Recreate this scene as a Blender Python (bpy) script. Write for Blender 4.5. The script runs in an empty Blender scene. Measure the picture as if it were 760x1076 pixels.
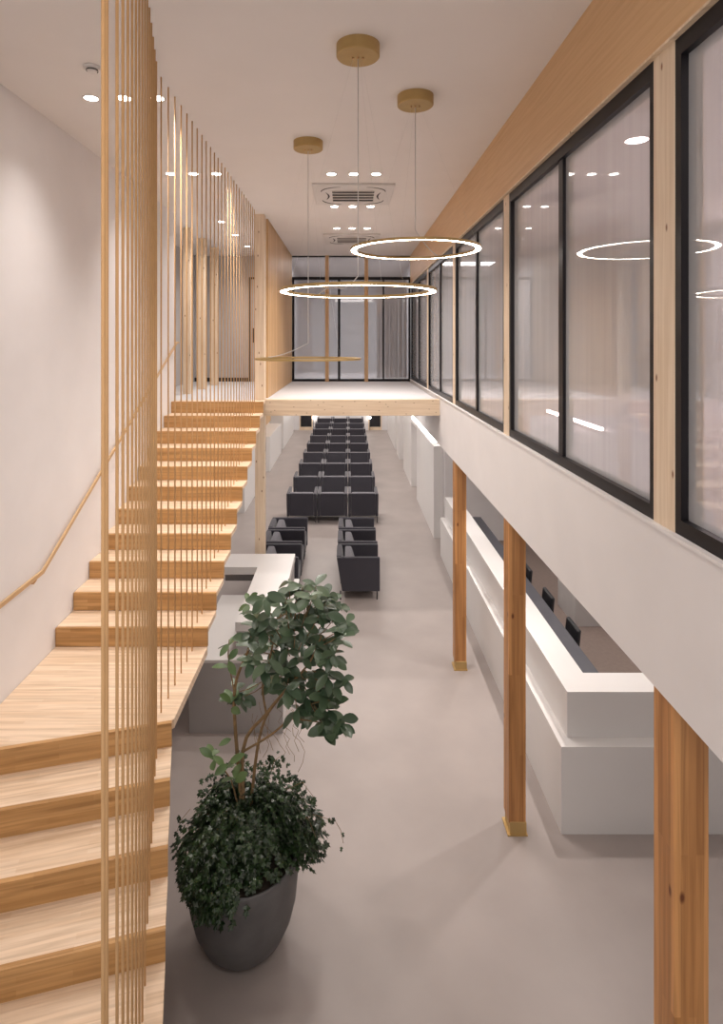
import bpy, bmesh, math, random
from mathutils import Vector, Matrix
random.seed(7)
S = bpy.context.scene
COL = S.collection
# ------------------------------------------------------------------ camera, world, exposure
CAMZ = 4.0
cam_d = bpy.data.cameras.new('camera'); cam = bpy.data.objects.new('camera', cam_d); COL.objects.link(cam)
cam.location = (0, 0, CAMZ); cam.rotation_euler = (math.radians(90), 0, 0)
cam_d.sensor_fit = 'AUTO'; cam_d.sensor_width = 36
cam_d.lens = 620/1076*36
cam_d.shift_x = 14/1076; cam_d.shift_y = -178/1076
cam_d.clip_start = 0.05
S.camera = cam
W = bpy.data.worlds.new('world'); S.world = W; W.use_nodes = True
W.node_tree.nodes['Background'].inputs[0].default_value = (1.0, .95, .92, 1)
W.node_tree.nodes['Background'].inputs[1].default_value = .75
S.view_settings.view_transform = 'Standard'
S.view_settings.look = 'None'
S.view_settings.exposure = 0.30
S.view_settings.gamma = 1.0
S.view_settings.use_curve_mapping = False
WARM = (1.0, .925, .87)

def area(name, loc, sx, sy, watts, col=WARM, spread=180):
    l = bpy.data.lights.new(name, 'AREA'); l.shape = 'RECTANGLE'; l.size = sx; l.size_y = sy
    l.energy = watts; l.color = col; l.spread = math.radians(spread)
    o = bpy.data.objects.new(name, l); COL.objects.link(o); o.location = loc
    return o
# added unseen fill over the landing and side rooms; waiting hall has ceiling lights
area('landing_fill', (.25, -.5, 5.79), 1.6, 1.6, 50)  # soft fill added behind the camera
for i, y in enumerate((10.6, 13.4, 16.6, 19.8, 23.0, 25.8)):
    area('waiting_hall_ceiling_light', (-.35, y, 2.96), 2.2, .5, 52 if i else 36)
for y in (1.5, 4.2, 7.0):
    area('glazed_room_fill', (4.6, y, 5.58), .4, .4, 30, (.96, .97, 1))  # added out of view to brighten the window panes
area('end_room_fill', (0, 13.4, 5.79), 1.2, .6, 50, (1, .93, .88))  # fill added to lighten the end glazing
area('back_office_fill', (3.0, 6.5, 2.52), .3, 5.0, 15)  # fill added so the back office is not dark

# ------------------------------------------------------------------ materials
def new_mat(name):
    m = bpy.data.materials.new(name); m.use_nodes = True
    nt = m.node_tree; return m, nt, nt.nodes, nt.links, nt.nodes['Principled BSDF']

def plain(name, col, rough=.6, metal=0, noise=.04, scale=6, bump=0, spec=.5):
    m, nt, N, L, b = new_mat(name)
    tc = N.new('ShaderNodeTexCoord'); n = N.new('ShaderNodeTexNoise'); n.inputs['Scale'].default_value = scale
    n.inputs['Detail'].default_value = 4
    L.new(tc.outputs['Object'], n.inputs['Vector'])
    r = N.new('ShaderNodeValToRGB')
    r.color_ramp.elements[0].position = .3; r.color_ramp.elements[1].position = .7
    r.color_ramp.elements[0].color = (*[c*(1-noise) for c in col], 1)
    r.color_ramp.elements[1].color = (*[min(1, c*(1+noise)) for c in col], 1)
    L.new(n.outputs['Fac'], r.inputs['Fac']); L.new(r.outputs['Color'], b.inputs['Base Color'])
    b.inputs['Roughness'].default_value = rough; b.inputs['Metallic'].default_value = metal
    b.inputs['Specular IOR Level'].default_value = spec
    if bump:
        bp = N.new('ShaderNodeBump'); bp.inputs['Strength'].default_value = bump; bp.inputs['Distance'].default_value = .004
        L.new(n.outputs['Fac'], bp.inputs['Height']); L.new(bp.outputs['Normal'], b.inputs['Normal'])
    return m

def wood(name, c1, c2, axis='x', strip=.035, length=.6, rotz=0, knots=0, rough=.45, grain=.25):
    m, nt, N, L, b = new_mat(name)
    tc = N.new('ShaderNodeTexCoord'); mp = N.new('ShaderNodeMapping'); mp.inputs['Rotation'].default_value = (0, 0, rotz)
    L.new(tc.outputs['Object'], mp.inputs['Vector'])
    sp = N.new('ShaderNodeSeparateXYZ'); L.new(mp.outputs['Vector'], sp.inputs[0])
    add = N.new('ShaderNodeMath'); add.operation = 'ADD'
    o = {'x': ('X', 'Y', 'Z'), 'y': ('Y', 'X', 'Z'), 'z': ('Z', 'X', 'Y')}[axis]
    L.new(sp.outputs[o[1]], add.inputs[0]); L.new(sp.outputs[o[2]], add.inputs[1])
    cv = N.new('ShaderNodeCombineXYZ'); L.new(sp.outputs[o[0]], cv.inputs[0]); L.new(add.outputs[0], cv.inputs[1])
    br = N.new('ShaderNodeTexBrick'); L.new(cv.outputs[0], br.inputs['Vector'])
    br.inputs['Scale'].default_value = 1; br.inputs['Mortar Size'].default_value = 0.0
    br.inputs['Brick Width'].default_value = length; br.inputs['Row Height'].default_value = strip
    br.inputs['Color1'].default_value = (*c1, 1); br.inputs['Color2'].default_value = (*c2, 1)
    br.inputs['Mortar'].default_value = (*c2, 1)
    sc = N.new('ShaderNodeVectorMath'); sc.operation = 'MULTIPLY'; sc.inputs[1].default_value = (1.6, 42, 1)
    L.new(cv.outputs[0], sc.inputs[0])
    n = N.new('ShaderNodeTexNoise'); n.inputs['Scale'].default_value = 1; n.inputs['Detail'].default_value = 5
    n.inputs['Distortion'].default_value = .6
    L.new(sc.outputs[0], n.inputs['Vector'])
    r = N.new('ShaderNodeValToRGB'); g = 1-grain
    r.color_ramp.elements[0].position = .32; r.color_ramp.elements[0].color = (g, g*.95, g*.88, 1)
    r.color_ramp.elements[1].position = .62; r.color_ramp.elements[1].color = (1, 1, 1, 1)
    L.new(n.outputs['Fac'], r.inputs['Fac'])
    mx = N.new('ShaderNodeMix'); mx.data_type = 'RGBA'; mx.blend_type = 'MULTIPLY'; mx.inputs['Factor'].default_value = 1
    L.new(br.outputs['Color'], mx.inputs['A']); L.new(r.outputs['Color'], mx.inputs['B'])
    out = mx.outputs['Result']
    if knots:
        ks = N.new('ShaderNodeVectorMath'); ks.operation = 'MULTIPLY'; ks.inputs[1].default_value = (knots, knots*2.2, 1)
        L.new(cv.outputs[0], ks.inputs[0])
        v = N.new('ShaderNodeTexVoronoi'); v.voronoi_dimensions = '2D'; v.inputs['Scale'].default_value = 1; v.inputs['Randomness'].default_value = 1
        L.new(ks.outputs[0], v.inputs['Vector'])
        kr = N.new('ShaderNodeValToRGB')
        kr.color_ramp.elements[0].position = .02; kr.color_ramp.elements[0].color = (.30, .16, .08, 1)
        kr.color_ramp.elements[1].position = .055; kr.color_ramp.elements[1].color = (1, 1, 1, 1)
        L.new(v.outputs['Distance'], kr.inputs['Fac'])
        m2 = N.new('ShaderNodeMix'); m2.data_type = 'RGBA'; m2.blend_type = 'MULTIPLY'; m2.inputs['Factor'].default_value = 1
        L.new(out, m2.inputs['A']); L.new(kr.outputs['Color'], m2.inputs['B']); out = m2.outputs['Result']
    L.new(out, b.inputs['Base Color'])
    b.inputs['Roughness'].default_value = rough
    return m

def emit(name, col, strength):
    m, nt, N, L, b = new_mat(name)
    b.inputs['Base Color'].default_value = (.9, .9, .9, 1)
    b.inputs['Emission Color'].default_value = (*col, 1); b.inputs['Emission Strength'].default_value = strength
    return m

def glass(name, film, film_fac, ior, tint=(.9, .8, .8), streak=True):
    m, nt, N, L, b = new_mat(name)
    N.remove(b)
    o = N['Material Output']
    tr = N.new('ShaderNodeBsdfTransparent'); tr.inputs[0].default_value = (*tint, 1)
    df = N.new('ShaderNodeBsdfDiffuse'); df.inputs[0].default_value = (*film, 1)
    gl = N.new('ShaderNodeBsdfGlossy'); gl.inputs['Roughness'].default_value = .015; gl.inputs[0].default_value = (.95, .95, .95, 1)
    m1 = N.new('ShaderNodeMixShader'); m1.inputs[0].default_value = film_fac
    if streak:
        tc = N.new('ShaderNodeTexCoord'); vm = N.new('ShaderNodeVectorMath'); vm.operation = 'MULTIPLY'
        vm.inputs[1].default_value = (22, 22, .5); L.new(tc.outputs['Object'], vm.inputs[0])
        n = N.new('ShaderNodeTexNoise'); n.inputs['Scale'].default_value = 1; n.inputs['Detail'].default_value = 3
        L.new(vm.outputs[0], n.inputs['Vector'])
        mr = N.new('ShaderNodeMapRange'); mr.inputs['From Min'].default_value = .3; mr.inputs['From Max'].default_value = .7
        mr.inputs['To Min'].default_value = film_fac-.03; mr.inputs['To Max'].default_value = film_fac+.03
        L.new(n.outputs['Fac'], mr.inputs['Value'])
    L.new(tr.outputs[0], m1.inputs[1]); L.new(df.outputs[0], m1.inputs[2])
    fr = N.new('ShaderNodeFresnel'); fr.inputs['IOR'].default_value = ior
    m2 = N.new('ShaderNodeMixShader'); 
    ge = N.new('ShaderNodeNewGeometry'); front = N.new('ShaderNodeMath'); front.operation = 'SUBTRACT'; front.inputs[0].default_value = 1
    L.new(ge.outputs['Backfacing'], front.inputs[1])
    mf = N.new('ShaderNodeMath'); mf.operation = 'MULTIPLY'; L.new(fr.outputs[0], mf.inputs[0]); L.new(front.outputs[0], mf.inputs[1]); L.new(mf.outputs[0], m2.inputs[0])
    mm = N.new('ShaderNodeMath'); mm.operation = 'MULTIPLY'; L.new(front.outputs[0], mm.inputs[0]); mm.inputs[1].default_value = film_fac
    if streak: L.new(mr.outputs[0], mm.inputs[1])
    L.new(mm.outputs[0], m1.inputs[0])
    L.new(m1.outputs[0], m2.inputs[1]); L.new(gl.outputs[0], m2.inputs[2])
    L.new(m2.outputs[0], o.inputs['Surface'])
    return m

PALE1, PALE2 = (.80, .58, .37), (.70, .47, .27)
M = dict(
    white=plain('white_paint', (.80, .775, .775), .85, noise=.02, scale=3),
    ceil=plain('ceiling_paint', (.83, .79, .765), .9, noise=.015, scale=2),
    office_floor=plain('office_carpet', (.26, .20, .175), .8, noise=.05, scale=20),
    floor=plain('floor_screed', (.355, .31, .292), .42, noise=.075, scale=1.6, spec=.35),
    upfloor=plain('pale_carpet', (.64, .63, .645), .9, noise=.03, scale=40),
    greywall=plain('grey_wall', (.52, .49, .48), .85, noise=.03),
    roomwall=plain('room_wall', (.62, .63, .66), .85, noise=.03),
    white_lam=plain('white_laminate', (.72, .70, .69), .35, noise=.012, scale=3),
    grey_lam=plain('grey_laminate', (.40, .385, .38), .5, noise=.03, scale=3),
    navy=plain('dark_worktop', (.085, .085, .10), .5, noise=.08),
    tread=wood('tread_wood', (.88, .70, .53), (.80, .60, .42), 'x', .03, .7),
    riser=wood('shaded_riser_wood', (.60, .345, .14), (.49, .265, .095), 'x', .03, .5, grain=.3),  # the treads' wood, darkened for the weaker light on the risers
    tread_r=wood('tread_wood_turned', (.88, .70, .53), (.80, .60, .42), 'x', .03, .7, rotz=-math.radians(14.8)),
    riser_r=wood('shaded_riser_wood_turned', (.60, .345, .14), (.49, .265, .095), 'x', .03, .5, rotz=-math.radians(14.8), grain=.3),  # same shade-darkened wood, turned with the lower flight
    column=wood('column_timber', (.64, .315, .115), (.43, .19, .06), 'z', .031, 1.3, knots=1.8, grain=.32),
    post=wood('pale_post_timber', (.83, .68, .52), (.78, .62, .45), 'z', .15, 5, knots=2.6, grain=.16),
    beam=wood('pale_beam_timber', (.83, .67, .50), (.78, .61, .44), 'x', .3, 9, knots=4.2, grain=.15),
    board=wood('wall_board', (.70, .46, .24), (.60, .37, .18), 'z', .12, 6, grain=.2),
    band=wood('band_veneer', (.72, .47, .25), (.66, .42, .22), 'y', 1.2, 2.4, grain=.1),
    black=plain('black_aluminium', (.009, .008, .010), .35, noise=.1, spec=.25),
    brass=plain('brass_tube', (.60, .365, .175), .6, .05, noise=.06, scale=12, spec=.25),
    rail=plain('rail_brass', (.60, .41, .23), .4, .15, noise=.04, scale=12),
    gold=plain('gold_paint', (.46, .31, .12), .45, .35, noise=.05, scale=12),
    steel_gold=plain('base_plate_brass', (.50, .33, .13), .5, .4, noise=.05),
    fabric=plain('charcoal_wool', (.042, .040, .053), .92, noise=.22, scale=260, bump=.2),
    fabric2=plain('grey_cushion_wool', (.115, .11, .13), .92, noise=.2, scale=260, bump=.2),
    darkmetal=plain('dark_metal', (.06, .055, .055), .45, .6, noise=.05),
    plastic=plain('black_plastic', (.02, .02, .024), .45, noise=.1),
    acwhite=plain('ac_plastic', (.74, .70, .67), .5, noise=.02),
    dark=plain('vent_dark', (.05, .04, .035), .8, noise=.1),
    cord=plain('clear_cord', (.62, .60, .58), .5, noise=.03),
    pot=plain('dark_grey_pot', (.105, .10, .10), .55, noise=.12, scale=9),
    soil=plain('potting_soil', (.05, .035, .025), .95, noise=.3, scale=40, bump=.6),
    bark=plain('brown_bark', (.22, .14, .065), .8, noise=.25, scale=30, bump=.3),
    led=emit('ring_led', (1.0, .93, .86), 24),
    lamp=emit('downlight_lamp', (1.0, .93, .85), 14),
    tube_glow=emit('lamp_and_reflection_glow', (1, .97, .94), 14),
    strip=emit('linear_led', (1.0, .95, .9), 14),
    glass=glass('filmed_window_glass', (.73, .74, .765), .55, 1.9),
    glass_end=glass('end_glazing', (.55, .53, .53), .4, 1.7, (.85, .85, .87), False),
    glass_dark=glass('night_glass', (.02, .02, .025), .7, 1.5, (.3, .3, .3), False),
)
def leaf_mat(name, c1, c2, rough):
    m, nt, N, L, b = new_mat(name)
    g = N.new('ShaderNodeNewGeometry'); r = N.new('ShaderNodeValToRGB')
    r.color_ramp.elements[0].color = (*c1, 1); r.color_ramp.elements[1].color = (*c2, 1)
    L.new(g.outputs['Random Per Island'], r.inputs['Fac']); L.new(r.outputs['Color'], b.inputs['Base Color'])
    b.inputs['Roughness'].default_value = rough
    return m
for k in ('fabric', 'fabric2'):
    M[k].node_tree.nodes['Principled BSDF'].inputs['Sheen Weight'].default_value = .25
M['leaf'] = leaf_mat('ficus_leaf', (.034, .066, .036), (.10, .15, .082), .32)
M['ivy'] = leaf_mat('ivy_leaf', (.007, .018, .006), (.026, .056, .016), .34)
M['young'] = leaf_mat('young_leaf', (.055, .105, .035), (.12, .19, .065), .4)

# ------------------------------------------------------------------ mesh helpers
ORG = {}
def box(bm, x0, x1, y0, y1, z0, z1, bev=0, seg=2):
    vs = [bm.verts.new((x, y, z)) for x in (x0, x1) for y in (y0, y1) for z in (z0, z1)]
    f = [(0,1,3,2),(4,6,7,5),(0,4,5,1),(2,3,7,6),(0,2,6,4),(1,5,7,3)]
    fs = [bm.faces.new([vs[i] for i in q]) for q in f]
    if bev:
        es = list({e for q in fs for e in q.edges})
        bmesh.ops.bevel(bm, geom=es, offset=bev, segments=seg, affect='EDGES', profile=.6)
def B(*a, **k):
    bm = bmesh.new(); box(bm, *a, **k); return bm
def prism(bm, pts, z0, z1):           # polygon in xy, counter-clockwise
    a = [bm.verts.new((x, y, z0)) for x, y in pts]; b = [bm.verts.new((x, y, z1)) for x, y in pts]
    n = len(pts)
    bm.faces.new(a[::-1]); bm.faces.new(b)
    for i in range(n): bm.faces.new((a[i], a[(i+1) % n], b[(i+1) % n], b[i]))
def tube(bm, pts, rad, seg=8, caps=True):
    pts = [Vector(p) for p in pts]; n = len(pts)
    rr = rad if isinstance(rad, (list, tuple)) else [rad]*n
    rings = []; up = None
    for i, p in enumerate(pts):
        t = (pts[min(i+1, n-1)]-pts[max(i-1, 0)]).normalized()
        if up is None or abs(up.dot(t)) > .99:
            up = Vector((0, 0, 1)) if abs(t.z) < .9 else Vector((1, 0, 0))
        s = t.cross(up).normalized(); up = s.cross(t).normalized()
        rings.append([bm.verts.new(p+rr[i]*(math.cos(a)*s+math.sin(a)*up)) for a in [2*math.pi*k/seg for k in range(seg)]])
    for i in range(n-1):
        for k in range(seg):
            f = bm.faces.new((rings[i][k], rings[i][(k+1) % seg], rings[i+1][(k+1) % seg], rings[i+1][k])); f.smooth = True
    if caps: bm.faces.new(rings[0]); bm.faces.new(rings[-1][::-1])
def T(pts, rad, seg=8):
    bm = bmesh.new(); tube(bm, pts, rad, seg); return bm
def lathe(bm, prof, cx, cy, seg=48, smooth=True):   # prof: (r, z) list
    rings = []
    for r, z in prof:
        if r < 1e-5: rings.append([bm.verts.new((cx, cy, z))])
        else: rings.append([bm.verts.new((cx+r*math.cos(2*math.pi*k/seg), cy+r*math.sin(2*math.pi*k/seg), z)) for k in range(seg)])
    for a, b in zip(rings, rings[1:]):
        for k in range(seg):
            k2 = (k+1) % seg
            if len(a) == 1 and len(b) == 1: continue
            if len(a) == 1: f = bm.faces.new((a[0], b[k2], b[k]))
            elif len(b) == 1: f = bm.faces.new((a[k], a[k2], b[0]))
            else: f = bm.faces.new((a[k], a[k2], b[k2], b[k]))
            f.smooth = smooth
def LA(prof, cx, cy, seg=48, smooth=True):
    bm = bmesh.new(); lathe(bm, prof, cx, cy, seg, smooth); return bm

def obj(name, bm, mat, parent=None, label=None):
    """bm is in world coordinates (of an unrotated build); the origin becomes the parent's or the mesh's own base."""
    bmesh.ops.recalc_face_normals(bm, faces=bm.faces) if name not in ('foliage', 'young_foliage', 'ivy') else None
    if parent is not None: org = ORG[parent.name]
    else:
        xs = [v.co for v in bm.verts]
        lo = Vector([min(c[i] for c in xs) for i in range(3)]); hi = Vector([max(c[i] for c in xs) for i in range(3)])
        org = Vector(((lo.x+hi.x)/2, (lo.y+hi.y)/2, lo.z))
    bmesh.ops.translate(bm, verts=bm.verts, vec=-org)
    me = bpy.data.meshes.new(name); bm.to_mesh(me); bm.free()
    me.materials.append(M[mat] if isinstance(mat, str) else mat)
    o = bpy.data.objects.new(name, me); COL.objects.link(o)
    if parent is not None: o.parent = parent
    else: o.location = org
    ORG[o.name] = org
    if label: o['label'] = label
    return o
def thing(name, label, cat, loc, group=None):
    o = bpy.data.objects.new(name, None); COL.objects.link(o); o.location = loc; o.empty_display_size = .1
    ORG[o.name] = Vector(loc); return tag(o, label, cat, group)
def tag(o, label, cat, group=None):
    o['label'] = label; o['category'] = cat
    if group: o['group'] = group
    return o
def struct(name, bm, mat):
    o = obj(name, bm, mat); o['kind'] = 'structure'; return o
def struct_root(name, loc):
    o = bpy.data.objects.new(name, None); COL.objects.link(o); o.location = loc; ORG[o.name] = Vector(loc)
    o['kind'] = 'structure'; return o
def dup(root, loc, rotz=None, label=None, group=None):
    r = root.copy(); COL.objects.link(r); r.location = loc
    if rotz is not None: r.rotation_euler = (0, 0, rotz)
    if label: r['label'] = label
    if group: r['group'] = group
    for ch in list(root.children):
        c = ch.copy(); COL.objects.link(c); c.parent = r
        for g in list(ch.children):
            d = g.copy(); COL.objects.link(d); d.parent = c
    return r
def P(px, py, D):                       # photo pixel + depth -> world point
    return Vector(((px-366)*D/620, D, CAMZ-(py-360)*D/620))
ORD = ['first','second','third','fourth','fifth','sixth','seventh','eighth','ninth','tenth','eleventh','twelfth']

# ------------------------------------------------------------------ room shell
OFFICE_Y = 4.80
XL, XR, ZC, ZU = -2.43, 1.305, 5.81, 3.19
YEND, YFAR = 12.3, 27.0
struct('floor', B(-3.3, 6.0, -1.5, YFAR+.3, -.2, 0), 'floor')
struct('floor_office', B(2.13, 3.6, OFFICE_Y+.42, 11.9, 0, .006), 'office_floor')
struct('ceiling', B(-3.6, XR+.2, -1.5, YEND+.2, ZC, ZC+.15), 'ceil')
struct('wall_left', B(XL-.15, XL, -1.5, 8.3, 0, ZC), 'white')
struct('wall_left_corridor', B(-3.35, -3.2, 8.15, YEND, ZU, ZC), 'greywall')
struct('wall_left_lower', B(-3.1, -2.95, 8.3, YFAR, 0, 2.98), 'white')
struct('wall_left_return', B(-2.95, XL-.15, 8.15, 8.3, 0, ZC), 'white')
struct('floor_upper', B(-3.2, XR-.05, 8.5, YEND+.02, 2.98, ZU), 'upfloor')
struct('floor_upper_landing', B(-3.2, -1.32, 8.31, 8.5, 2.98, ZU), 'upfloor')
struct('ceiling_lower', B(-3.1, 1.2, YEND+.02, YFAR, 2.98, ZU), 'ceil')
struct('floor_end_room', B(-1.3, XR+.1, YEND+.1, 16.2, ZU, ZU+.03), 'roomwall')
# right: bulkhead (floor edge), wooden band, rooms behind the glass
BB = 2.55; SILL = 3.24; WT = 5.22
struct('wall_right_bulkhead', B(XR-.012, XR+.14, -1.5, YEND+.1, BB, SILL-.015), 'white')
struct('trim_1', B(XR-.022, XR+.14, -1.5, YEND, SILL-.015, SILL), 'white')
struct('wall_right_band', B(XR-.012, XR+.14, -1.5, YEND, WT, ZC), 'band')
struct('trim_2', B(XR-.022, XR+.10, -1.5, YEND, WT-.012, WT), 'post')
struct('ceiling_office', B(XR+.14, 6.0, -1.5, YFAR, BB, 3.2), 'ceil')
struct('floor_glazed_room', B(XR+.14, 6.0, -1.5, YEND, 3.2, 3.23), 'roomwall')
struct('ceiling_glazed_room', B(XR+.14, 5.2, -1.5, YEND, 5.6, 5.7), 'ceil')
struct('wall_glazed_room', B(5.0, 5.15, -1.5, YEND, 3.23, 5.6), 'roomwall')
struct('wall_glazed_room_end', B(XR+.14, 5.0, YEND, YEND+.1, 3.23, 5.6), 'roomwall')
struct('wall_office', B(3.6, 3.75, -1.5, 12.0, 0, BB), 'white')
struct('wall_office_end', B(1.95, 3.6, 11.9, 12.05, 0, BB), 'white')
struct('wall_right_lower', B(1.95, 2.1, 12.05, YFAR, 0, BB), 'white')
# upper end: partition left of the timber wall
struct('wall_end_upper', B(-3.2, -1.30, YEND, YEND+.12, ZU, ZC), 'greywall')
struct('baseboard_end', B(-3.2, -2.07, YEND-.015, YEND, ZU, ZU+.08), 'darkmetal')
struct('wall_end_room', B(-1.3, XR+.1, 16.2, 16.3, ZU, ZC), 'roomwall')
struct('wall_end_room_left', B(-1.4, -1.3, YEND+.12, 16.3, ZU, ZC), 'roomwall')
struct('wall_end_room_right', B(XR+.1, XR+.2, YEND+.1, 16.3, ZU, ZC), 'roomwall')
struct('ceiling_end_room', B(-1.4, XR+.2, YEND+.12, 16.3, ZC, ZC+.1), 'ceil')
# ground floor far wall with two dark doors
bm = bmesh.new()
box(bm, -2.95, -2.23, YFAR, YFAR+.15, 0, 2.98); box(bm, -1.62, .92, YFAR, YFAR+.15, 0, 2.98); box(bm, 1.53, 1.95, YFAR, YFAR+.15, 0, 2.55)
box(bm, -2.23, -1.62, YFAR, YFAR+.15, 2.2, 2.98); box(bm, .92, 1.53, YFAR, YFAR+.15, 2.2, 2.55)
struct('wall_far', bm, 'white')
for n, (x0, x1) in enumerate(((-2.23, -1.62), (.92, 1.53))):
    r = struct_root('door_%d' % (n+2), ((x0+x1)/2, YFAR+.05, 0))
    bm = bmesh.new(); box(bm, x0, x0+.05, YFAR-.02, YFAR+.08, 0, 2.2); box(bm, x1-.05, x1, YFAR-.02, YFAR+.08, 0, 2.2)
    box(bm, x0+.05, x1-.05, YFAR-.02, YFAR+.08, 0, .14); box(bm, x0+.05, x1-.05, YFAR-.02, YFAR+.08, 2.12, 2.2)
    obj('door_frame', bm, 'post', r)
    obj('glass_pane', B(x0+.05, x1-.05, YFAR+.02, YFAR+.035, .14, 2.12), 'glass_dark', r)
struct('wall_outside', B(-3.0, 2.3, YFAR+.6, YFAR+.7, 0, 2.9), 'dark')

# left low cabinets / partitions on the ground floor, right partitions
tag(obj('wall_cabinet', B(-2.95, XL, 9.3, 12.9, 0, 2.3, bev=.004), 'white_lam'), 'tall white wall cabinet glimpsed beside the stair behind the timber column', 'cabinet')
tag(obj('wall_cabinet', B(-2.95, XL, 13.85, 16.6, 0, 2.3, bev=.004), 'white_lam'), 'tall white wall cabinet between the stair and the column, second along left wall', 'cabinet')
c = thing('low_cabinet', 'low white cabinet below the timber panel on the left wall of the waiting hall', 'cabinet', (-2.69, 19.85, 0))
obj('body', B(-2.95, XL, 18.3, 21.4, 0, 1.05, bev=.004), 'white_lam', c)
obj('top', B(-2.95, XL-.005, 18.3, 21.4, 1.05, 1.075), 'white_lam', c)
obj('sign_plate', B(-2.62, -2.55, 18.285, 18.3, .62, .9), 'black', c)
struct('trim_3', B(-2.95, -2.90, 16.6, 22.1, 1.08, 2.98), 'board')
tag(obj('wall_cabinet', B(-2.95, XL, 22.1, 26.2, 0, 2.3, bev=.004), 'white_lam'), 'tall white wall cabinet at far left end of the waiting hall', 'cabinet')
p1 = thing('partition_cabinet', 'white partition cabinet with a lit strip along its top, nearest of the right-hand row', 'partition', (1.97, 13.5, 0), 'white partition cabinets')
obj('body', B(1.75, 1.945, 12.06, 15.1, 0, 1.88, bev=.004), 'white_lam', p1)
obj('lid', B(1.75, 1.945, 15.1, 16.395, 1.80, 1.88), 'white_lam', p1)
obj('light_strip', B(1.80, 1.90, 12.6, 16.39, 1.88, 1.892), 'strip', p1)
for (a, b_, l) in ((16.4, 18.7, 'second white partition along the right wall of the waiting hall, past the lit one'),
                   (20.2, 21.4, 'third white partition along the right wall of the waiting hall'),
                   (22.0, 26.3, 'farthest white partition along the right wall of the waiting hall')):
    tag(obj('partition_cabinet', B(1.75, 1.945, a, b_, 0, 2.3, bev=.004), 'white_lam'), l, 'partition', 'white partition cabinets')
for x, l in ((-1.58, 'left'), (.99, 'right')):
    t = thing('bright_point', 'tiny glowing point on a stem by the %s dark door at the far wall' % l, 'lamp', (x, YFAR-.12, 0), 'glowing points at the far wall')  # small glowing head on an added stem
    obj('stem', T([(x, YFAR-.12, 0), (x, YFAR-.12, .53)], .012), 'darkmetal', t)
    obj('glow_head', LA([(0, .53), (.04, .54), (.05, .58), (.04, .62), (0, .63)], x, YFAR-.12, 16), 'lamp', t)

# ------------------------------------------------------------------ right window wall
PD = [2.36, 4.79, 7.20, 9.62]; PW = .16
names = ['nearest', 'second', 'third', 'fourth']
for i, d in enumerate(PD):
    tag(obj('timber_post', B(XR, XR+.12, d, d+PW, SILL, WT-.012), 'post'),
        'pale pine post between the black framed windows, %s from the camera' % names[i], 'post', 'pale posts of the window wall')
    if i == 3: continue
    t = thing('timber_column', ['thick laminated timber column at the lower right corner, nearest of the row',
        'laminated timber column with brass shoe standing beside the near end of the white counter',
        'laminated timber column standing halfway along the white reception counter',
        'slim far timber column at the end of the white reception counter'][i], 'column', (XR+.07, d+.08, 0), 'laminated timber columns under the upper floor')
    obj('shaft', B(XR, XR+.138, d, d+PW, .10, BB, bev=.002, seg=1), 'column', t)
    bm = bmesh.new()
    box(bm, XR+.008, XR+.142, d-.006, d+PW-.012, 0, .11, bev=.002, seg=1)
    box(bm, XR-.012, XR+.15, d-.012, d+PW+.012, 0, .012)
    obj('base_shoe', bm, 'steel_gold', t, 'brass coloured metal shoe')
bays = [(-.2, PD[0])] + [(PD[i]+PW, PD[i+1]) for i in range(3)] + [(PD[3]+PW, YEND)]
for i, (a, b_) in enumerate(bays):
    w = struct_root('window_%d' % (i+1), (XR+.06, (a+b_)/2, SILL))
    bm = bmesh.new(); x0, x1 = XR+.004, XR+.09
    box(bm, x0, x1, a, b_, SILL, SILL+.06); box(bm, x0, x1, a, b_, WT-.085, WT-.012)
    box(bm, x0, x1, a, a+.04, SILL+.06, WT-.085); box(bm, x0, x1, b_-.04, b_, SILL+.06, WT-.085)
    obj('window_frame', bm, 'black', w)
    m = (a+b_)/2
    obj('window_mullion', B(x0+.01, x1-.01, m-.028, m+.028, SILL+.06, WT-.085), 'black', w)
    for (u, v) in ((a+.04, m-.028), (m+.028, b_-.04)):
        s = obj('window_sash', B(x0+.012, x1-.02, u, u+.02, SILL+.06, WT-.085), 'black', w)
        obj('window_pane', B(XR+.034, XR+.042, u+.02, v, SILL+.06, WT-.085), 'glass', w)
# glowing tube added behind the glass, stands in for a reflected light strip
t = thing('reflection_line', 'slim glowing tube standing in for a reflected light line, low behind the second window bay', 'lamp', (2.16, 5.7, 3.23))
obj('reflection_line_base', B(2.13, 2.19, 5.0, 6.4, 3.23, 3.25), 'acwhite', t)
obj('tube', T([(2.16, 5.02, 3.265), (2.16, 6.38, 3.265)], .015), 'tube_glow', t)

# ------------------------------------------------------------------ upper end: glazing, timber wall, door, posts
w = struct_root('window_6', (.06, YEND, ZU))
xm = [-1.17, -.44, .377, XR-.0]
bm = bmesh.new()
box(bm, xm[0], xm[3], YEND, YEND+.06, ZU, ZU+.05); box(bm, xm[0], xm[3], YEND, YEND+.06, 5.31, 5.37); box(bm, xm[0], xm[3], YEND, YEND+.06, ZC-.025, ZC)
box(bm, xm[0], xm[0]+.045, YEND, YEND+.06, ZU+.05, 5.31); box(bm, xm[3]-.045, xm[3], YEND, YEND+.06, ZU+.05, 5.31)
obj('window_frame', bm, 'black', w)
for x in xm[1:3]:
    obj('timber_mullion', B(x-.037, x+.037, YEND-.06, YEND, ZU, ZC-.0), 'band', w)
obj('door_stile', B(-.215, -.165, YEND-.005, YEND+.03, ZU+.05, 5.31), 'black', w)
obj('door_handle', T([(-.19, YEND-.05, 3.9), (-.19, YEND-.05, 4.35)], .02), 'black', w)
obj('blind_stile', B(.72, .75, YEND+.005, YEND+.03, ZU+.05, 5.31), 'black', w)
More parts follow.
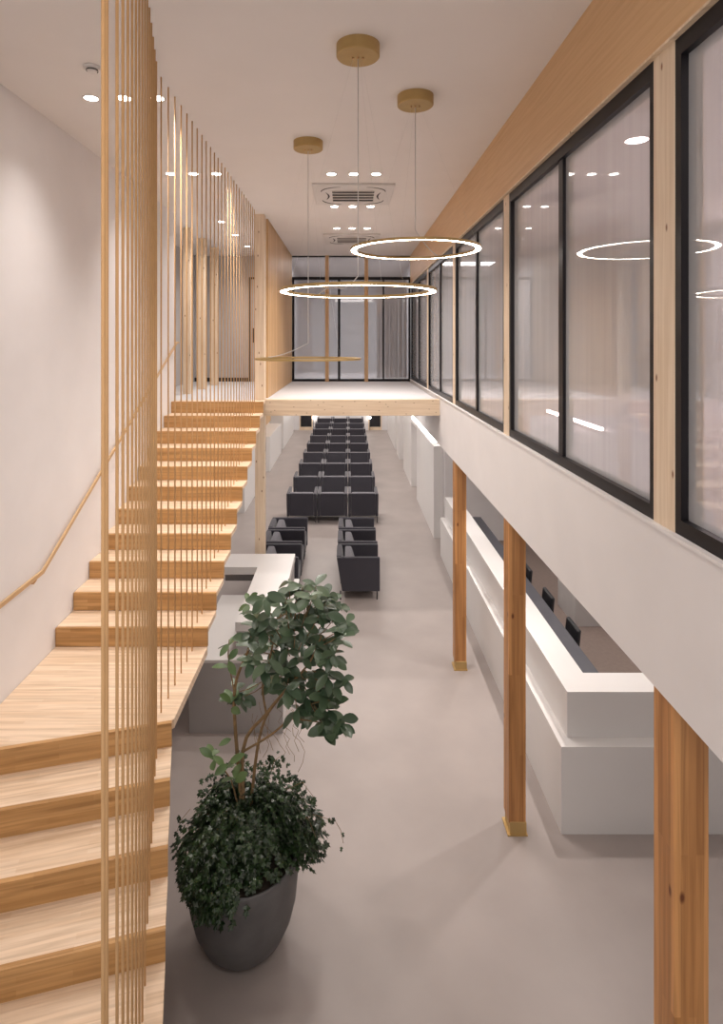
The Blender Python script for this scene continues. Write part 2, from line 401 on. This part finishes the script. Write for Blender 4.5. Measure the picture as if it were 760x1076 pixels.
obj('window_pane', B(xm[0]+.045, xm[3]-.045, YEND+.03, YEND+.038, ZU+.05, 5.31), 'glass_end', w)
obj('transom_pane', B(xm[0], xm[3], YEND+.03, YEND+.038, 5.37, ZC-.025), 'glass_end', w)
bm = bmesh.new()
for k in range(7): box(bm, .62+k*.095, .70+k*.095, YEND+.5, YEND+.512, ZU+.05, 5.4)
tag(obj('vertical_blind', bm, 'greywall'), 'grey vertical slat blind hanging behind the end glazing at right', 'blind')

bm = bmesh.new()
k = 0; y = 8.62
while y < YEND-.02:
    y2 = min(y+.118, YEND-.005)
    box(bm, -1.27, -1.17, y, y2, ZU, ZC-.002, bev=.004, seg=1); y += .122
tag(obj('timber_screen_wall', bm, 'board'), 'timber wall of vertical boards on the upper floor behind the left column', 'screen')
struct('wall_screen_core', B(-1.30, -1.272, 8.6, YEND, ZU, ZC), 'white')
for i, d in enumerate((9.27, 10.22, 11.2)):
    tag(obj('corridor_post', B(-2.60, -2.485, d, d+.12, ZU, ZC), 'post'), 'knotty timber post behind the rods at the stair top, %s from the left' % ORD[i], 'post', 'corridor posts')
    tag(obj('corridor_post', B(-2.78, -2.72, d-.3, d-.2, ZU, ZC), 'board'), 'thin dark timber strip in the corridor left of the %s knotty post' % ORD[i], 'post', 'corridor strips')
d1 = struct_root('door_1', (-1.7, YEND, ZU))
bm = bmesh.new(); box(bm, -2.06, -2.02, YEND-.03, YEND, ZU, 5.36); box(bm, -1.36, -1.32, YEND-.03, YEND, ZU, 5.36); box(bm, -2.02, -1.36, YEND-.03, YEND, 5.32, 5.36)
obj('door_frame', bm, 'black', d1); obj('door_leaf', B(-2.02, -1.36, YEND-.012, YEND, ZU+.02, 5.32), 'greywall', d1)
obj('door_handle', B(-1.99, -1.96, YEND-.06, YEND-.012, 4.0, 4.3), 'black', d1)

# beam and stair-top column
tag(obj('timber_beam', B(-1.178, XR-.014, 8.31, 8.46, 2.97, ZU+.005, bev=.002, seg=1), 'beam'), 'pale knotty pine beam spanning the hall at the edge of the upper floor', 'beam')
tag(obj('tall_column', B(-1.313, -1.18, 8.31, 8.46, 0, ZC, bev=.002, seg=1), 'post'), 'tall pale pine column at the stair top rising from floor to ceiling', 'column')

# ------------------------------------------------------------------ staircase
st = thing('staircase', 'folded timber staircase with landing climbing along the white left wall', 'staircase', (-1.8, 4.6, 0))
XS = XL+.004
ZL, R, G = 1.48, .1555, .32
XE = -1.165; Y1 = 4.885
for k in range(11):
    z = ZL+R*(k+1); y = Y1+G*k
    last = k == 10
    obj('tread', B(XS, XE, y+.0305, y+(.21 if last else G), z-.045, z), 'tread', st)
    obj('riser', B(XS, XE, y, y+.03, z-R, z, bev=.002, seg=1), 'riser', st)
# landing and lower flight
cA = Vector((-1.17, 3.91)); dn = Vector((.255, -.967)).normalized(); nl = Vector((-.967, -.255)).normalized()
def nose(k, y_off=0):
    p = cA + dn*(.315*k+y_off)
    q = p + nl*((XS-p.x)/nl.x)
    return p, q
p0, q0 = nose(0, -.0305)
bm = bmesh.new(); prism(bm, [(XS, Y1), (q0.x, q0.y), (p0.x, p0.y), (XE, 3.95), (XE, Y1)], ZL-.06, ZL)
obj('landing', bm, 'tread', st)
for k in range(0, 9):
    z = ZL-R*(k+1)
    a, b_ = nose(k, 0); c, d = nose(k+1, -.0305)
    bm = bmesh.new(); prism(bm, [(b_.x, b_.y), (d.x, d.y), (c.x, c.y), (a.x, a.y)], z-.045, z)
    obj('tread', bm, 'tread_r', st)
    a, b_ = nose(k, -.03); c, d = nose(k, 0)
    bm = bmesh.new(); prism(bm, [(b_.x, b_.y), (d.x, d.y), (c.x, c.y), (a.x, a.y)], z-.0, z+R)
    obj('riser', bm, 'riser_r', st)

# brass rods
rb = thing('rod_balustrade', 'screen of slim brass rods from stair treads to the ceiling', 'balustrade', (-1.27, 5.5, ZL))
def tread_z_upper(y):
    return ZL if y < Y1 else ZL+R*min(11, int((y-Y1)/G)+1)
y = 4.02
while y < 8.15:
    z = tread_z_upper(y)
    obj('rod', T([(-1.275, y, z), (-1.275, y, ZC-.002)], .0056, 8), 'brass', rb); y += .16
ds = [1.536, 1.602] + [1.82+.152*k for k in range(14)]
for y in ds:
    x = -1.275+.2637*(3.95-y)
    s = (Vector((x, y))-cA).dot(dn)/.315
    z = ZL-R*(math.floor(s)+1) if s > 0 else ZL
    obj('rod', T([(x, y, z), (x, y, ZC-.002)], .0053, 8), 'brass', rb)

# handrail: flat bar
hr = thing('handrail', 'slim brass handrail bar fixed to the white wall beside the stair', 'handrail', (-2.38, 4.6, 2.2))
bm = bmesh.new()
path = [(1.6, 2.225-.62-.4), (3.45, 2.225-.0), (4.60, 2.225), (8.2, 4.0), (8.28, 4.0)]
path = [(3.2, 2.18), (4.60, 2.215), (8.2, 4.0), (8.29, 4.0)]
for (ya, za), (yb, zb) in zip(path, path[1:]):
    vs = []
    for (yy, zz) in ((ya, za), (yb, zb)):
        for dx, dz in ((-2.390, -.016), (-2.372, -.016), (-2.372, .016), (-2.390, .016)):
            vs.append(bm.verts.new((dx, yy, zz+dz)))
    for i in range(4): bm.faces.new((vs[i], vs[(i+1) % 4], vs[4+(i+1) % 4], vs[4+i]))
    bm.faces.new(vs[:4]); bm.faces.new(vs[4:])
obj('rail', bm, 'rail', hr)
for yy in (3.5, 4.5, 5.7, 6.9, 8.05):
    zz = 2.18+(yy-3.2)*.025 if yy < 4.6 else 2.215+(yy-4.6)*1.785/3.6
    obj('bracket', T([(XL, yy, zz-.05), (-2.40, yy, zz-.05), (-2.38, yy, zz-.02)], .007), 'brass', hr)

# ------------------------------------------------------------------ reception counters
ct = thing('reception_counter', 'long white two-tier reception counter behind the timber columns on the right', 'counter', (2.2, 8.0, 0))
XC0, YC0, YC1 = 1.735, 4.80, 11.1
bm = bmesh.new(); prism(bm, [(XC0, YC0), (3.58, YC0), (3.58, YC0+.42), (2.07, YC0+.42), (2.07, YC1), (XC0, YC1)], 0, .71)
obj('lower_body', bm, 'white_lam', ct)
bm = bmesh.new(); prism(bm, [(XC0+.09, YC0+.115), (3.58, YC0+.115), (3.58, YC0+.40), (2.07, YC0+.40), (2.07, YC1), (XC0+.09, YC1)], .71, 1.09)
obj('upper_tier', bm, 'white_lam', ct)
obj('worktop', B(2.075, 2.47, YC0+.43, YC1-.1, .72, .75), 'navy', ct, 'dark grey desk top inside the counter')
obj('worktop_support', B(2.075, 2.12, YC0+.43, YC1-.1, 0, .72), 'grey_lam', ct)
tag(obj('storage_cabinet', B(3.2, 3.6, 8.3, 9.0, 0, .45, bev=.005), 'greywall'), 'low grey cabinet against the back wall behind the reception counter', 'cabinet')
# spot lamps over the counter (recessed in the low ceiling)
for yy in (5.36, 6.9, 8.45, 10.0):
    l = bpy.data.lights.new('counter_spot', 'SPOT'); l.energy = 46; l.color = WARM; l.spot_size = math.radians(105); l.spot_blend = .6; l.shadow_soft_size = .03
    o = bpy.data.objects.new('counter_spot', l); COL.objects.link(o); o.location = (2.03, yy, BB-.02)

lc = thing('service_counter', 'white counter with a raised L shaped top standing behind the potted tree', 'counter', (-1.15, 7.1, 0))
obj('desk_front', B(-1.63, -.67, 6.04, 6.09, 0, .72), 'grey_lam', lc, 'front panel, shade painted in as grey')  # unlit end face, its shade put into the laminate colour
bm = bmesh.new(); prism(bm, [(-1.63, 6.04), (-.67, 6.04), (-.67, 8.12), (-.80, 8.12), (-.80, 7.60), (-1.63, 7.60)], .72, .75)
obj('desk_top', bm, 'white_lam', lc)
obj('side_panel', B(-.72, -.675, 6.09, 8.12, 0, .72), 'white_lam', lc)
bm = bmesh.new(); prism(bm, [(-1.175, 6.14), (-.73, 6.14), (-.73, 8.13), (-1.69, 8.13), (-1.69, 7.645), (-1.175, 7.645)], .995, 1.09)
obj('raised_top', bm, 'white_lam', lc)
bm = bmesh.new(); prism(bm, [(-1.165, 6.15), (-.74, 6.15), (-.74, 8.12), (-1.68, 8.12), (-1.68, 8.05), (-1.165, 8.05)], .75, .995)
obj('raised_body', bm, 'grey_lam', lc)

# office chairs behind the counter
def office_chair():
    r = thing('office_chair', '', 'chair', (0, 0, 0), 'office chairs behind the counter')
    obj('seat', B(-.23, .23, -.23, .23, .40, .47, bev=.03), 'plastic', r)
    bm = bmesh.new(); box(bm, .20, .25, -.18, .18, .45, .70, bev=.024, seg=3)
    for v in bm.verts: v.co.x += .10*(v.co.z-.5) - .5*v.co.y**2*.8; 
    obj('backrest', bm, 'plastic', r)
    obj('back_support', T([(.0, 0, .41), (.2, 0, .42), (.25, 0, .55)], .018), 'darkmetal', r)
    obj('column', T([(0, 0, .08), (0, 0, .40)], .025), 'darkmetal', r)
    for k in range(5):
        a = 2*math.pi*k/5
        lg = obj('leg', T([(0, 0, .09), (.26*math.cos(a), .26*math.sin(a), .06)], .018), 'darkmetal', r)
        obj('castor', LA([(0, 0), (.025, .004), (.028, .03), (.02, .05), (0, .055)], .26*math.cos(a), .26*math.sin(a), 12), 'plastic', lg)
    return r
oc = office_chair()
for i, (yy, l) in enumerate(((6.94, 'nearest'), (7.80, 'middle'), (8.72, 'farthest'))):
    lab = 'black office chair tucked at the dark desk behind the counter, %s of the three' % l
    if i == 0: oc.location = (2.42, yy, 0); oc['label'] = lab
    else: dup(oc, (2.42, yy, 0), 0, lab)

# ------------------------------------------------------------------ armchairs (local: facing +x)
def armchair():
    r = thing('armchair', '', 'armchair', (0, 0, 0))
    w = .335
    for s in (-1, 1):
        bm = bmesh.new(); box(bm, -.33, .345, min(s*w, s*(w-.065)), max(s*w, s*(w-.065)), .13, .66, bev=.022, seg=3)
        for v in bm.verts:
            if v.co.x < -.2: v.co.x += (.66-v.co.z)*.16
        obj('armrest', bm, 'fabric', r)
    bm = bmesh.new(); box(bm, -.335, -.25, -w+.066, w-.066, .14, .66, bev=.022, seg=3)
    for v in bm.verts: v.co.x += (.66-v.co.z)*.16
    obj('backrest', bm, 'fabric', r)
    obj('seat_cushion', B(-.17, .335, -w+.068, w-.068, .22, .42, bev=.03, seg=3), 'fabric', r)
    bm = bmesh.new(); box(bm, -.215, -.10, -w+.075, w-.075, .425, .645, bev=.035, seg=3)
    for v in bm.verts: v.co.x += (.66-v.co.z)*.30
    obj('back_cushion', bm, 'fabric2', r, 'paler grey back cushion')
    obj('seat_frame', B(-.22, .33, -w+.068, w-.068, .14, .218), 'darkmetal', r)
    for sx, sy in ((-1, -1), (-1, 1), (1, -1), (1, 1)):
        obj('leg', B(sx*.30-.009+(.03 if sx < 0 else 0), sx*.30+.009+(.03 if sx < 0 else 0), sy*.31-.009, sy*.31+.009, 0, .135), 'darkmetal', r)
    return r
ac = armchair(); first = True
def place(x, y, rz, label, group):
    global first
    if first:
        ac.location = (x, y, 0); ac.rotation_euler = (0, 0, rz); ac['label'] = label; ac['group'] = group; first = False
    else: dup(ac, (x, y, 0), rz, label, group)
for i in range(9):
    for j, nm in enumerate(('left', 'middle', 'right')):
        place(-1.035+j*.685, 13.38+1.62*i, math.pi/2,
              'charcoal armchair seen from behind, %s seat of the %s row of three past the beam' % (nm, ORD[i] if i < 8 else 'last'), 'rows of armchairs')
for i in range(3):
    place(.15, 9.5+.735*i, 0, 'charcoal armchair facing the counter in the right-hand file, %s from the potted tree' % ['nearest', 'second', 'third'][i], 'armchairs facing the counter')
for i in range(3):
    place(-1.12, 9.5+.735*i, 0, 'charcoal armchair in the left-hand file beside the tall column, %s from the white counter' % ['nearest', 'second', 'third'][i], 'armchairs by the column')

# ------------------------------------------------------------------ pendants
def pendant(x, y, zr, label, kink, knee=.15, sag=0.0):
    t = thing('ring_pendant', label, 'pendant lamp', (x, y, ZC), 'ring pendants over the hall')
    obj('canopy', LA([(0, ZC-.075), (.126, ZC-.075), (.132, ZC-.069), (.132, ZC), (0, ZC)], x, y, 48, False), 'gold', t)
    bm = bmesh.new()
    for dx in (-.03, 0, .03): lathe(bm, [(0, ZC-.085), (.006, ZC-.085), (.006, ZC-.075), (0, ZC-.075)], x+dx, y, 8)
    obj('wire_grip', bm, 'brass', t)
    Ro, Ri, h = .475, .432, .018
    bm = bmesh.new(); lathe(bm, [(Ri, zr), (Ri, zr+h), (Ro, zr+h), (Ro, zr), (Ro-.003, zr), (Ro-.003, zr+.003), (Ri+.003, zr+.003), (Ri+.003, zr), (Ri, zr)], x, y, 96, False)
    rg = obj('ring', bm, 'gold', t)
    obj('light_band', LA([(Ri+.0032, zr+.0018), (Ro-.0032, zr+.0018)], x, y, 96, False), 'led', rg)
    a = kink
    ex, ey = x+.452*math.cos(a), y+.452*math.sin(a)
    pts = [Vector((x, y, ZC-.075)), Vector((x, y, zr+.45)), Vector((x, y, zr+knee+.05)), Vector((x, y, zr+knee))]
    for k in range(1, 11):
        f = k/10; g = f*f*(3-2*f)
        pts.append(Vector((x+(ex-x)*f, y+(ey-y)*f, zr+h+(knee-h)*(1-f)**1.6 + sag*math.sin(2*math.pi*f))))
    obj('power_cord', T(pts, .0035, 6), 'cord', t)
    for k in range(3):
        b_ = a+.7+2*math.pi*k/3
        obj('suspension_wire', T([(x+.03*math.cos(b_), y+.03*math.sin(b_), ZC-.075), (x+.452*math.cos(b_), y+.452*math.sin(b_), zr+h)], .0004, 4), 'cord', t)
pendant(.06, 3.59, 4.305, 'lit ring pendant low in the middle of the hall, under the largest looking brass canopy', math.radians(125), .10, -.025)
pendant(.493, 4.33, 4.675, 'lit ring pendant hanging highest, close to the window wall', math.radians(60))
pendant(-.36, 5.31, 3.845, 'thin gold ring pendant hanging lowest, seen edge-on in front of the tall column', math.radians(150), .15, 0)

# ------------------------------------------------------------------ ceiling fittings
def downlight(x, y, label, group, watts=70, size=130):
    t = thing('downlight', label, 'downlight', (x, y, ZC), group)
    obj('trim_ring', LA([(.048, ZC-.001), (.062, ZC-.004), (.062, ZC), (.048, ZC)], x, y, 32), 'acwhite', t)
    obj('lamp_disc', LA([(0, ZC-.002), (.048, ZC-.002)], x, y, 32), 'lamp', t)
    l = bpy.data.lights.new('downlight_spot', 'SPOT'); l.energy = watts; l.color = WARM; l.spot_size = math.radians(size); l.spot_blend = 1.0; l.shadow_soft_size = .04
    o = bpy.data.objects.new('downlight_spot', l); COL.objects.link(o); o.parent = t; o.location = (0, 0, -.012)
pos = ['left', 'middle', 'right']
for y, nm in ((6.34, 'in front of the near ceiling cassette'), (7.85, 'just behind the near ceiling cassette'), (9.35, 'in front of the far ceiling cassette')):
    for j in range(3):
        downlight(.06+(j-1)*.24, y, '%s one of three round downlights %s' % (pos[j], nm), 'hall downlights')
for y, nm in ((4.37, 'nearest above the stair landing'), (6.33, 'above the upper stair flight behind the rods')):
    for j in range(3):
        downlight(-1.905+j*.245, y, '%s one of three round downlights %s' % (pos[j], nm), 'stair downlights', 44, 105)
for i, y in enumerate((8.84, 9.93, 11.1)):
    downlight(-1.9, y, 'single downlight in the corridor past the stair top, %s from the stair' % ORD[i], 'corridor downlights', 75, 150)
t = thing('ceiling_lamp', 'single round ceiling lamp seen through the glass of the second window bay', 'ceiling lamp', (2.28, 4.66, 5.6))
obj('trim_ring', LA([(.085, 5.596), (.10, 5.592), (.10, 5.6), (.085, 5.6)], 2.28, 4.66, 32), 'acwhite', t)
obj('lamp_disc', LA([(0, 5.5955), (.085, 5.5955)], 2.28, 4.66, 32), 'tube_glow', t)
def cassette(x, y, label):
    t = thing('ceiling_cassette', label, 'air conditioner', (x, y, ZC), 'ceiling air conditioners')
    obj('panel', B(x-.475, x+.475, y-.475, y+.475, ZC-.03, ZC, bev=.01), 'acwhite', t)
    z = ZC-.032
    obj('grille_recess', B(x-.25, x+.25, y-.27, y+.27, z, z+.003), 'dark', t)
    bm = bmesh.new()
    for k in range(5): box(bm, x-.25, x+.25, y-.27+k*.13-.008, y-.27+k*.13+.016, z-.008, z)
    obj('grille', bm, 'acwhite', t)
    arcs = []
    for sx in (-1, 1):
        for sy in (-1, 1):
            arcs.append([(sx*(.15+.23*math.sin(u)), sy*(.20+.21*math.cos(u))) for u in [math.pi/2*i/8 for i in range(9)]])
        arcs.append([(sx*(.325-.03*math.cos(u)), .34*(i-4)/8) for i, u in enumerate([math.pi*(i-4)/8 for i in range(9)])])
    for pts in arcs:
        bm = bmesh.new(); vs = []; n = len(pts)
        for i, p in enumerate(pts):
            q0, q1 = Vector(pts[max(0, i-1)]), Vector(pts[min(n-1, i+1)]); d = (q1-q0).normalized(); w = .011*math.sin(math.pi*(i+.6)/(n+.2))
            for sg in (-1, 1): vs.append(bm.verts.new((x+p[0]-sg*d.y*w, y+p[1]+sg*d.x*w, z)))
        for i in range(n-1): bm.faces.new((vs[2*i], vs[2*i+1], vs[2*i+3], vs[2*i+2]))
        r = bmesh.ops.extrude_face_region(bm, geom=list(bm.faces)); bmesh.ops.translate(bm, verts=[g for g in r['geom'] if isinstance(g, bmesh.types.BMVert)], vec=(0, 0, .0018))
        obj('air_slot', bm, 'dark', t)
cassette(.06, 7.17, 'white ceiling air conditioner cassette with dark grille, nearer one')
cassette(.06, 10.25, 'white ceiling air conditioner cassette, farther one half hidden by a lit ring')
t = thing('smoke_detector', 'small round smoke detector on the ceiling left of the brass rods', 'smoke detector', (-1.68, 3.87, ZC))
obj('base', LA([(0, ZC-.015), (.055, ZC-.015), (.055, ZC), (0, ZC)], -1.68, 3.87, 24), 'acwhite', t)
obj('sensor', LA([(0, ZC-.04), (.03, ZC-.036), (.036, ZC-.015), (0, ZC-.015)], -1.68, 3.87, 24), 'acwhite', t)
obj('sensor_slot', LA([(.0365, ZC-.03), (.0375, ZC-.03), (.0375, ZC-.022), (.0365, ZC-.022)], -1.68, 3.87, 24), 'dark', t)

# ------------------------------------------------------------------ potted tree
PX, PY = -.70, 3.95
pt = thing('potted_tree', 'rubber tree with ivy in a dark grey egg shaped pot on the hall floor', 'potted plant', (PX, PY, 0))
prof = [(0, 0), (.16, 0), (.215, .022), (.275, .09), (.322, .19), (.350, .30), (.362, .43), (.368, .54), (.366, .60), (.358, .612), (.346, .606), (.342, .54), (0, .53)]
obj('pot', LA(prof, PX, PY, 64), 'pot', pt)
obj('soil', LA([(0, .575), (.2, .57), (.341, .555), (.341, .535), (0, .535)], PX, PY, 32), 'soil', pt)
def leaf(bm, base, direction, normal, ln, wd, droop=.25):
    d = direction.normalized(); n = (normal-d*normal.dot(d)); n = n.normalized() if n.length > 1e-4 else d.orthogonal().normalized()
    s = d.cross(n).normalized(); rows = []
    prof = ((0, .05), (.10, .36), (.28, .80), (.50, 1.0), (.70, .92), (.86, .60), (.95, .28), (1, .03))
    for t_, w_ in prof:
        c = base+d*(ln*t_)-n*(ln*droop*t_*t_)
        hw = wd*.5*w_
        rows.append([bm.verts.new(c-s*hw+n*hw*.25), bm.verts.new(c), bm.verts.new(c+s*hw+n*hw*.25)])
    for a, b_ in zip(rows, rows[1:]):
        for i in range(2):
            f = bm.faces.new((a[i], a[i+1], b_[i+1], b_[i])); f.smooth = True
rnd = random.Random(3)
# stems: pixel + depth control points
stems = [
 [(256,868,4.0),(251,810,3.98),(247,760,3.95),(247,722,3.92),(258,690,3.9),(275,662,3.88),(300,645,3.86)],
 [(259,868,4.0),(255,790,3.97),(280,750,3.92),(305,720,3.88),(326,695,3.85),(338,668,3.83)],
 [(263,866,4.02),(268,805,4.05),(278,757,4.08),(297,728,4.1),(312,690,4.12),(318,650,4.12)],
 [(255,790,3.97),(285,772,3.9),(305,755,3.86),(322,742,3.82),(345,735,3.8)],
 [(280,750,3.92),(276,720,3.95),(284,690,3.98),(292,655,4.0),(305,620,4.0)],
 [(247,730,3.93),(244,715,3.9),(240,690,3.87),(241,672,3.86)],
 [(305,755,3.86),(330,758,3.8),(350,762,3.77)],
 [(254,860,4.0),(246,830,3.94),(238,812,3.9),(226,796,3.86)],
]
rad = [(.015,.005),(.014,.005),(.012,.005),(.008,.004),(.008,.004),(.006,.003),(.005,.003),(.006,.003)]
for s, (r0, r1) in zip(stems, rad):
    pts = [P(*p) for p in s]
    if s[0][1] > 850: pts[0].z = .56; pts[0].x = PX+.05*(rnd.random()-.5)+.03; pts[0].y = PY
    # smooth
    fine = []
    for i in range(len(pts)-1):
        a, b_ = pts[i], pts[i+1]; pa = pts[max(0, i-1)]; pb = pts[min(len(pts)-1, i+2)]
        for k in range(4):
            u = k/4
            fine.append(.5*((2*a)+(b_-pa)*u+(2*pa-5*a+4*b_-pb)*u*u+(3*a-pa-3*b_+pb)*u**3))
    fine.append(pts[-1]); n = len(fine)
    obj('stem', T(fine, [r0+(r1-r0)*i/(n-1) for i in range(n)], 8), 'bark', pt)
whorls = [(304,614),(318,617),(332,616),(278,630),(300,634),(322,634),(345,628),(358,634),(285,650),(300,655),(318,655),(335,647),(350,652),
 (278,665),(292,660),(310,668),(330,665),(342,672),(355,670),(262,668),(268,680),(285,682),(302,682),(318,690),(336,685),(350,690),
 (275,702),(292,706),(310,712),(328,706),(345,708),(318,730),(330,736),(342,732),(312,746),(326,750),(350,760),(340,762),(361,715),(248,728),(256,732),(295,640),(310,645),(338,640),(300,672),(318,672),(332,678),(346,684),(282,695),(302,698),(322,714),(336,718),(350,722),(300,722),(288,715),(266,690),(272,655),(364,655),(348,768),(358,758),(345,745),(352,740),(312,620),(326,626),(340,634),(270,648),(306,728),(330,690),(360,665)]
bm = bmesh.new()
def whorl(bm, c, n, ln, up=Vector((0, 0, 1)), flat=.45):
    ph = rnd.random()*6.28
    for k in range(n):
        a = ph+2*math.pi*k/n+rnd.uniform(-.3, .3)
        el = rnd.uniform(-.75, flat+.2)
        d = Vector((math.cos(a), math.sin(a), el))
        L_ = ln*rnd.uniform(.8, 1.2)
        leaf(bm, c+Vector((0, 0, rnd.uniform(-.03, .02))), d, Vector((rnd.uniform(-.4, .4), rnd.uniform(-1.1, .1), .9)), L_, L_*rnd.uniform(.43, .54), rnd.uniform(.05, .32))
for (px, py) in whorls:
    D = 3.90+rnd.uniform(-.22, .22)
    c = P(px, py, D); whorl(bm, c, rnd.choice((5, 6, 7, 7)), .112)
    core = P(px*.55+308*.45, py*.6+700*.4, 3.9*.6+D*.4)
    obj('twig', T([core, core.lerp(c, .5)+Vector((0, 0, -.01)), c], [.004, .003, .0025], 5), 'bark', pt)
obj('foliage', bm, 'leaf', pt)
bm = bmesh.new()
for (px, py, D, n, ln) in ((241,675,3.86,4,.085),(240,697,3.86,3,.10),(262,632,3.86,5,.08),(224,797,3.86,5,.09),(240,803,3.84,5,.10),(230,785,3.86,3,.09),(247,818,3.82,3,.11),(243,740,3.88,4,.10),(272,640,3.85,3,.09)):
    c = P(px, py, D); whorl(bm, c, n, ln, flat=.9)
obj('young_foliage', bm, 'young', pt, 'lighter green young leaves')
# fine hanging twigs
for k in range(12):
    a = P(rnd.uniform(265, 310), rnd.uniform(735, 765), 3.95)
    pts = [a]
    for i in range(5): a = a+Vector((rnd.uniform(-.035, .05), rnd.uniform(-.02, .02), -rnd.uniform(.03, .07))); pts.append(a.copy())
    obj('twig', T(pts, .0014, 4), 'bark', pt)
# ivy: dense ground cover spilling over the rim
bm = bmesh.new()
def ivyleaf(bm, c, d, n, s):
    d = d.normalized(); n = (n-d*n.dot(d)).normalized(); t_ = d.cross(n)
    pts = [(0, 0), (.28, -.38), (.42, -.16), (.72, -.30), (.74, -.10), (1.0, 0), (.74, .10), (.72, .30), (.42, .16), (.28, .38)]
    mid = bm.verts.new(c+d*s*.45+n*s*.05)
    vs = [bm.verts.new(c+d*s*u+t_*s*v-n*s*.25*u*u) for u, v in pts]
    for i in range(len(vs)): bm.faces.new((mid, vs[i], vs[(i+1) % len(vs)]))
for k in range(3600):
    a = rnd.uniform(0, 2*math.pi); u = rnd.random(); ph = math.asin(u*1.15-.15 if u*1.15-.15 < 1 else 1)
    lob = 1+.13*math.sin(3*a+1)+.09*math.sin(5*a+k % 3)
    rr = (rnd.uniform(.55, .9) if k % 4 == 0 else rnd.uniform(.84, 1.05))*lob
    nrm = Vector((math.cos(a)*math.cos(ph), math.sin(a)*math.cos(ph), math.sin(ph)))
    c = Vector((PX+.045+.40*rr*nrm.x, PY-.01+.385*rr*nrm.y, .63+.33*rr*nrm.z))
    # spill at the front left
    if nrm.z < .3 and -2.6 < math.atan2(nrm.y, nrm.x) < -1.55: c.z -= rnd.uniform(0, .08)*(1 if -2.5 < math.atan2(nrm.y, nrm.x) < -1.8 else .3)
    rxy = math.hypot(c.x-PX, c.y-PY)
    if c.z < .63 and rxy < .39: c.x = PX+(c.x-PX)*.395/rxy; c.y = PY+(c.y-PY)*.395/rxy
    # the pot rim stays bare at right front
    if -1.62 < math.atan2(c.y-PY, c.x-PX) < -.30 and math.hypot(c.x-PX, c.y-PY) > .27 and c.z < .86 and rnd.random() < .93: continue
    if c.z < .68 and -1.5 < a-2*math.pi < -.30 and rnd.random() < .95: continue
    d = Vector((nrm.x+rnd.uniform(-.7, .7), nrm.y+rnd.uniform(-.7, .7), -.5+rnd.uniform(-.4, .5)))
    ivyleaf(bm, c, d, nrm+Vector((rnd.uniform(-.5, .5), rnd.uniform(-.5, .5), .5)), rnd.uniform(.040, .068))
for k in range(1500):                    # inner fill and a thick collar over the rim
    a = rnd.uniform(0, 2*math.pi)
    if k % 3: 
        r_ = rnd.uniform(.05, .34); c = Vector((PX+r_*math.cos(a), PY+r_*math.sin(a), .63+.22*(1-(r_/.36)**2)*rnd.uniform(.4, 1)))
    else:
        if -1.5 < a-2*math.pi < -.30: continue
        r_ = rnd.uniform(.33, .43); c = Vector((PX+r_*math.cos(a), PY+r_*math.sin(a), rnd.uniform(.60, .72)))
    d = Vector((math.cos(a)+rnd.uniform(-.8, .8), math.sin(a)+rnd.uniform(-.8, .8), rnd.uniform(-.8, .2)))
    ivyleaf(bm, c, d, Vector((math.cos(a)*.5+rnd.uniform(-.4, .4), math.sin(a)*.5+rnd.uniform(-.4, .4), 1)), rnd.uniform(.045, .07))
for k in range(420):                     # taller sprigs at the back
    a = rnd.uniform(-.5, math.pi+.3); r_ = rnd.uniform(.1, .38); t_ = rnd.random()
    c = Vector((PX+.05+r_*math.cos(a), PY+.05+r_*math.sin(a)*.9, .78+.22*t_+.05*math.sin(7*a)))
    ivyleaf(bm, c, Vector((rnd.uniform(-1, 1), rnd.uniform(-1, .6), rnd.uniform(-.7, .3))), Vector((0, -.6, 1)), rnd.uniform(.035, .055))
# trailing sprays
tw2 = bmesh.new()
for (pp) in ([(318,862,3.95),(330,856,3.9),(343,860,3.86),(352,862,3.84),(358,872,3.84),(361,886,3.84)], [(300,830,3.98),(318,822,3.96),(330,838,3.94)],
             [(285,812,4.0),(288,800,4.0),(294,795,4.0)], [(200,850,3.9),(190,862,3.88),(186,874,3.87)], [(312,850,3.95),(325,862,3.9),(332,880,3.88)], [(262,815,4.0),(274,802,4.0),(280,805,4.0)]):
    pts = [P(*p) for p in pp]; tube(tw2, pts, .0016, 5)
    for i, p in enumerate(pts[1:]):
        for q in range(3 if len(pp) < 6 else 1):
            ivyleaf(bm, p+Vector((rnd.uniform(-.015, .015), rnd.uniform(-.02, .02), rnd.uniform(-.02, .02))), Vector((rnd.uniform(-1, 1), rnd.uniform(-1, .2), -.6)), Vector((0, -.4, 1)), rnd.uniform(.03, .05))
obj('ivy', bm, 'ivy', pt)
obj('tendrils', tw2, 'bark', pt)
